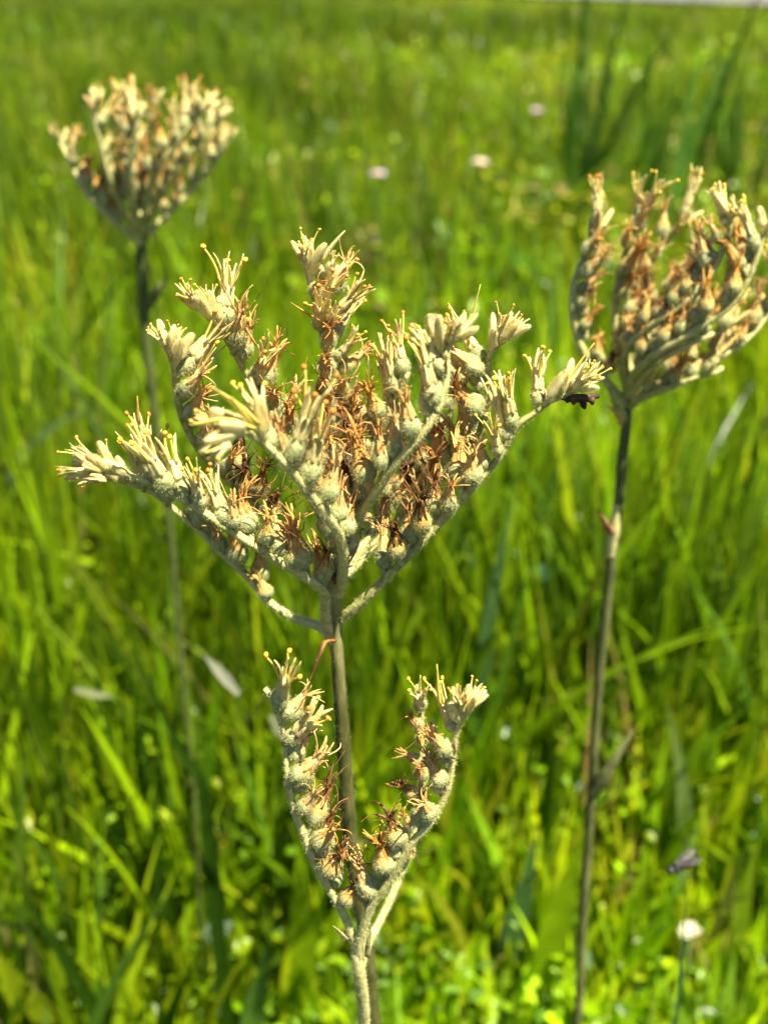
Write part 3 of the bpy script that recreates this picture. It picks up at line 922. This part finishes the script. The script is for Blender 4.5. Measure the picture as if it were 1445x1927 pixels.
arms_l = [
    ([(266, 460, -.001), (225, 425, -.008), (172, 375, -.012), (140, 322, -.012), (122, 285, -.010), (104, 255, -.010)]),
    ([(264, 450, -.001), (228, 385, -.012), (203, 325, -.018), (188, 262, -.020), (178, 218, -.020), (186, 190, -.020)]),
    ([(266, 440, .002), (245, 365, .012), (232, 300, .016), (228, 230, .018), (222, 172, .018)]),
    ([(268, 435, .002), (265, 365, .018), (272, 305, .024), (284, 240, .026), (298, 185, .026)]),
    ([(270, 430, -.002), (277, 372, -.014), (302, 312, -.020), (340, 262, -.022), (372, 220, -.022), (396, 198, -.022)]),
    ([(272, 435, -.002), (302, 372, -.006), (340, 312, -.008), (375, 270, -.008), (400, 242, -.007), (424, 218, -.006)]),
    ([(274, 445, 0), (322, 398, .004), (365, 352, .006), (400, 312, .006), (422, 278, .006), (434, 258, .006)]),
    ([(268, 440, -.002), (250, 375, -.016), (245, 315, -.022), (255, 255, -.024), (262, 205, -.024)]),
    ([(270, 440, .002), (295, 370, .020), (320, 300, .028), (335, 240, .030)]),
]
for p in arms_l:
    flower_branch(rootl, p, YL, AXL, r0=.0012, r1=.0007, start=.2, gap=.0044, young_from=.66, bud_from=.95, dens=2e6, size=1.08, tip_buds=4)


# ------------------------------------------------------------------ single blades and leaves one can pick out
def blade(name, pts, Y, wpx, color, label, cat='grass blade', group=None, seg_step=.006, fold=.25, dy=0.0, rooted=True):
    """a single leaf blade: folded ribbon through picture points, rooted in the ground"""
    n = len(pts)
    W = [at(x, y, Y + dy * i / max(1, n - 1)) for i, (x, y) in enumerate(pts)]
    if rooted:
        f = W[0]
        W = [Vector((f.x + (W[0].x - W[1].x) * .3, f.y, -.003))] + ([Vector((f.x, f.y, f.z * .5))] if f.z > .03 else []) + W
    P, L = smooth_path(W, seg_step)
    org = P[0].copy()
    P = P - org
    T = tangents(P)
    depth = (W[len(W) // 2] - Vector((0, 0, CAM_H))).length
    w0 = wpx / F_PX * depth * .5
    u = np.linspace(0, 1, len(P))
    w = w0 * np.minimum(1, .5 + 2 * u) * np.clip((1.01 - u) * 2.6, .03, 1)
    V = []
    view = np.array([0.1, -.85, .5])
    for p, t, ww in zip(P, T, w):
        s = np.cross(t, view)
        s /= max(np.linalg.norm(s), 1e-9)
        nn = np.cross(s, t)
        V += [p - s * ww + nn * ww * fold, p, p + s * ww + nn * ww * fold]
    V = np.array(V)
    Q = np.array([[i * 3 + k, i * 3 + k + 1, i * 3 + k + 4, i * 3 + k + 3] for i in range(len(P) - 1) for k in (0, 1)])
    cv = np.tile(np.array(color), (len(V), 1)) * (1 + .12 * rng.normal(size=(len(V), 1)))
    o = obj(name, raw_mesh(name, V, Q, np.clip(cv, .003, .9), M['grass']), None, org)
    return tag(o, label, cat, group)


GB = 'grass blades standing out from the meadow'
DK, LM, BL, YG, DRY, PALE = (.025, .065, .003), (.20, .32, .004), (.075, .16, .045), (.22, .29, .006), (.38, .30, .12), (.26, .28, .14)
blade('grass_blade', [(385, 1500), (350, 1430), (300, 1325), (262, 1240), (240, 1195)], .36, 30, DK, 'dark green diagonal grass blade hanging beside the white ribbed straw', group=GB)
blade('grass_blade', [(200, 1940), (150, 1850), (90, 1750), (30, 1672)], .37, 26, DK, 'dark green slanting grass blade beside the broad yellow-green leaf tip', group=GB)
blade('broad_leaf', [(80, 1935), (45, 1880), (10, 1820), (-40, 1770)], .36, 60, YG, 'broad yellow-green leaf tip crossing the dark slanting blade', 'leaf')
blade('grass_blade', [(820, 1640), (870, 1480), (905, 1260), (935, 1080), (968, 925)], .52, 34, BL, 'tall blue-green grass blade rising from behind the forked sprig to the crooked leaf', group=GB)
blade('grass_blade', [(930, 1140), (900, 1080), (872, 1020), (848, 975)], .60, 26, BL, 'short blue-green blade crossing behind the tall blue-green one', group=GB)
blade('crooked_leaf', [(1040, 1085), (1005, 1072), (985, 1050), (962, 1036)], .62, 26, (.10, .23, .11), 'crooked bluish leaf bent over beside the tall blue-green blade', 'leaf', rooted=False)
blade('grass_blade', [(985, 1950), (1020, 1830), (1055, 1700), (1100, 1560)], .40, 52, LM, 'broad bright lime blade leaning against the stalk with the pale sheath', group=GB)
blade('grass_blade', [(920, 1940), (950, 1800), (985, 1680), (1012, 1560)], .43, 44, BL, 'broad blue-green blade beside the broad bright lime blade', group=GB)
blade('grass_blade', [(1292, 1640), (1288, 1540), (1276, 1430), (1254, 1325)], .46, 30, (.15, .22, .05), 'pale green blade with curled tip above the fly', group=GB)
blade('grass_blade', [(575, 1960), (572, 1860), (568, 1740), (560, 1600)], .40, 46, LM, 'wide lime grass blade close behind the foot of the forked sprig', group=GB)
blade('grass_blade', [(470, 1950), (485, 1880), (500, 1800), (505, 1760)], .37, 40, (.11, .22, .03), 'short stout pointed blade next to the wide lime blade by the sprig', group=GB)
blade('grass_blade', [(60, 1600), (72, 1450), (85, 1330), (92, 1180)], .50, 40, LM, 'wide upright lime grass blade beside the pale fallen straw', group=GB)
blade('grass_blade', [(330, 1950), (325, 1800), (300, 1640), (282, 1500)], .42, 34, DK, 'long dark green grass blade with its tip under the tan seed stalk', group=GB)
blade('grass_blade', [(420, 1560), (440, 1380), (445, 1250)], .56, 38, (.045, .11, .008), 'deep green blade behind the white dry straw', group=GB)
blade('grass_blade', [(1330, 1060), (1300, 980), (1270, 900), (1200, 850)], .75, 26, YG, 'arching yellow-green blade behind the pale stalk sheath', group=GB)
blade('grass_blade', [(1275, 1190), (1300, 1080), (1340, 960), (1392, 840)], .62, 32, LM, 'long lime blade slanting up beyond the stalk with the pale sheath', group=GB)
blade('grass_blade', [(300, 1300), (335, 1180), (375, 1080), (440, 1010)], .60, 30, YG, 'bright yellow-green blade curving up under the lowest arm of the sharp head', group=GB)
blade('grass_blade', [(20, 900), (60, 840), (120, 790), (170, 770)], .75, 30, (.10, .17, .06), 'pale arched blade bending over behind the lowest arm of the sharp head', group=GB)
blade('grass_blade', [(455, 1960), (510, 1830), (545, 1720), (560, 1640)], .45, 60, (.03, .075, .006), 'broad very dark blade behind the sprig stalk', group=GB)
# dry straws
SG = 'dry straws lying in the grass'
blade('dry_straw', [(450, 1307), (418, 1268), (384, 1232)], .34, 20, (.36, .36, .25), 'white ribbed dry straw hanging diagonally in the grass beside the sprig', 'straw', SG, rooted=False)
blade('dry_straw', [(140, 1296), (178, 1306), (214, 1312)], .45, 13, PALE, 'short pale straw lying level in the grass', 'straw', SG, rooted=False)
blade('dry_straw', [(200, 1512), (186, 1460), (162, 1398)], .48, 20, DRY, 'tan jointed seed stalk among lime blades', 'straw', SG)
blade('dry_straw', [(510, 1345), (525, 1370), (540, 1400)], .33, 24, PALE, 'pale curled leaf tip behind the shaded arm of the sprig', 'straw', SG, rooted=False)
blade('dry_straw', [(690, 1390), (735, 1345), (775, 1330)], .55, 34, (.26, .17, .10), 'brown dead leaf hanging behind the sprig', 'straw', SG, rooted=False)
blade('oval_leaf', [(388, 1765), (412, 1748), (438, 1735)], .40, 36, (.26, .36, .20), 'pale bluish oval leaf low in the herbs', 'leaf', rooted=False)


# ------------------------------------------------------------------ tall sedge tufts far right
def sedge(x, y, Y, n, h, label):
    p = at(x, y, Y)
    g0 = Vector((p.x, Y, 0))
    t = thing('sedge_tuft', label, 'sedge', g0, 'tall sedge tufts')
    for i in range(n):
        B = np.array([[random.gauss(0, .035), random.gauss(0, .035), -.003]])
        me = ribbon_mesh('blade', B, np.array([h * random.uniform(.6, 1.1)]), np.array([random.random() * 6.28]), np.array([abs(random.gauss(0, .17))]), np.array([abs(random.gauss(0, .3))]),
                         np.array([random.uniform(.010, .018)]), pick_colors(1, [0, 2, 0, 3, 3, 0, 0, 0]), 7, M['grass'])
        obj('blade', me, t)
    return t


sedge(1075, 300, 1.9, 17, .52, 'tall dark green sedge tuft standing highest before the road')
sedge(1225, 330, 1.8, 17, .50, 'tall blue-green sedge tuft behind the blurred head with orange beads')
sedge(1395, 300, 2.1, 14, .46, 'loose short-bladed sedge tuft standing apart by the road')
sedge(925, 560, 1.15, 22, .24, 'low dark sedge tuft between the sharp head and the orange beaded one')


# ------------------------------------------------------------------ small flowers in the grass
M['lav'] = noise_mat('lavender_petal', [(.3, (.40, .30, .50)), (.7, (.62, .52, .66))], 200, trans=.35)
M['pink'] = noise_mat('pale_pink_petal', [(.3, (.62, .42, .44)), (.7, (.80, .68, .64))], 200, trans=.35)
M['white'] = noise_mat('cream_white_petal', [(.3, (.46, .44, .26)), (.7, (.62, .60, .42))], 300, trans=.3)
M['green'] = flat_mat('flower_stalk_green', (.10, .18, .04), .2)


def small_flower(x, y, Y, size, mat, label, n=9, ball=.4):
    c = at(x, y, Y)
    t = thing('small_flower', label, 'flower', (c.x, Y, 0), 'small flowers in the grass')
    b = MB()
    P, L = smooth_path([(0.004, 0, 0), (0.002, 0, c.z * .5), (0, 0, c.z)], .02)
    b.tube(P, .0012, 6)
    obj('stalk', b.mesh('stalk', [M['green']]), t)
    b = MB()
    b.lathe([(size * .12, -size * .16), (size * .22, -size * .08), (size * .24, 0), (size * .16, size * .1), (size * .05, size * .14)], 10, 0, .04)
    obj('flower_centre', b.mesh('flower_centre', [M['anther'] if ball < .3 else mat]), t, (0, 0, c.z))
    for k in range(n):
        a = 2 * math.pi * k / n + random.uniform(-.15, .15)
        b = MB()
        rise = random.uniform(.1, .9) if ball >= .3 else random.uniform(-.1, .35)
        d = np.array([math.cos(a), math.sin(a), rise])
        d /= np.linalg.norm(d)
        s = np.array([-math.sin(a), math.cos(a), 0])
        up = np.cross(d, s)
        V = []
        for u, w in ((0, .06), (.3, .16), (.65, .2), (.9, .13), (1, .03)):
            p = d * size * .5 * u + np.array([0, 0, 1]) * size * .12 * u * (1 - u)
            V += [p - s * w * size, p + up * .03 * size, p + s * w * size]
        Fc = [[i * 3 + q, i * 3 + q + 1, i * 3 + q + 4, i * 3 + q + 3] for i in range(4) for q in (0, 1)]
        b.add(V, Fc)
        obj('petal', b.mesh('petal', [mat]), t, (0, 0, c.z))


small_flower(711, 328, 1.35, .020, M['lav'], 'dusky lavender flower deep in the blurred meadow', ball=.2)
small_flower(904, 306, 1.45, .022, M['pink'], 'pale pink flower deep in the blurred meadow', ball=.2)
small_flower(1012, 208, 2.0, .024, M['lav'], 'greyish lavender flower at the foot of the tallest sedge tuft', ball=.2)
small_flower(1297, 1757, .40, .0125, M['white'], 'round cream white flower on a stalk below the fly', 12, .5)
small_flower(126, 1103, .66, .010, M['white'], 'tiny white flower in the grass below the lowest arm of the sharp head', 8, .5)
small_flower(1030, 1442, .62, .008, M['lav'], 'tiny bluish white flower beside the stalk with the dark pointed leaf', 7, .5)

# ------------------------------------------------------------------ fly resting on a blade
M['fly_body'] = noise_mat('fly_body', [(.4, (.02, .02, .02)), (.7, (.05, .05, .048))], 900, trans=0, gloss=.03, rough=.3)
M['fly_red'] = noise_mat('fly_red', [(.4, (.32, .035, .015)), (.7, (.50, .09, .03))], 900, trans=0, gloss=.1, rough=.3)
M['fly_wing'] = noise_mat('fly_wing', [(.4, (.06, .058, .05)), (.7, (.17, .165, .14))], 500, trans=.3, gloss=.02, rough=.25, bump=0)
YF = .23
fc = at(1283, 1634, YF)
blade('grass_blade', [(1268, 1930), (1280, 1800), (1288, 1720), (1289, 1646)], YF, 16, BL, 'thin blue-green blade with the fly perched on its tip', group=GB)
fly = thing('fly', 'small grey-winged fly with red abdomen perched above the cream white flower', 'fly', fc)
fly.scale = (1.05,) * 3
fly.rotation_euler = (R(6), R(16), R(196))
b = MB()
b.lathe([(.0003, -.0016), (.0010, -.001), (.0014, 0), (.0011, .0011), (.0005, .0016)], 12, 0, .02)
th = obj('thorax', b.mesh('thorax', [M['fly_body']]), fly, (.0012, 0, .001))
th.rotation_euler = (0, R(90), 0)
b = MB()
V, Fc = b.lathe([(.0004, -.0034), (.0010, -.0026), (.0014, -.0014), (.0014, -.0004), (.0009, .0006)], 12, 0, .02)
ab = obj('abdomen', b.mesh('abdomen', [M['fly_red']]), fly, (-.0008, 0, .0008))
ab.rotation_euler = (0, R(90), 0)
b = MB()
b.lathe([(.0004, -.0008), (.0010, -.0004), (.0011, .0002), (.0007, .0008)], 12, 0, .02)
hd = obj('head', b.mesh('head', [M['fly_body']]), fly, (.0032, 0, .0010))
hd.rotation_euler = (0, R(90), 0)
for s in (-1, 1):
    b = MB()
    b.lathe([(.0002, -.0005), (.0005, -.0003), (.0006, 0), (.0005, .0003), (.0002, .0005)], 8)
    obj('eye', b.mesh('eye', [M['fly_body']]), hd, (-.0002, s * .0008, .0002))
    b = MB()
    V = []
    for u, w in ((0, .0003), (.2, .0009), (.5, .0014), (.8, .0013), (1, .0004)):
        x = .0014 - u * .0066
        V += [(x, s * (.0006 + u * .0012) - w, .0021 + .0002 * u), (x, s * (.0006 + u * .0012), .0024 + .0003 * u), (x, s * (.0006 + u * .0012) + w, .0021 + .0002 * u)]
    b.add(V, [[i * 3 + q, i * 3 + q + 1, i * 3 + q + 4, i * 3 + q + 3] for i in range(4) for q in (0, 1)])
    obj('wing', b.mesh('wing', [M['fly_wing']]), fly)
    for k in range(3):
        b = MB()
        b.tube([(.0020 - k * .0010, s * .0008, .0004), (.0024 - k * .0014, s * .0024, .0006), (.0026 - k * .0018, s * .0030, -.0018), (.0028 - k * .002, s * .0034, -.0022)], [.00018, .00015, .0001, .00008], 5)
        obj('leg', b.mesh('leg', [M['fly_body']]), fly)
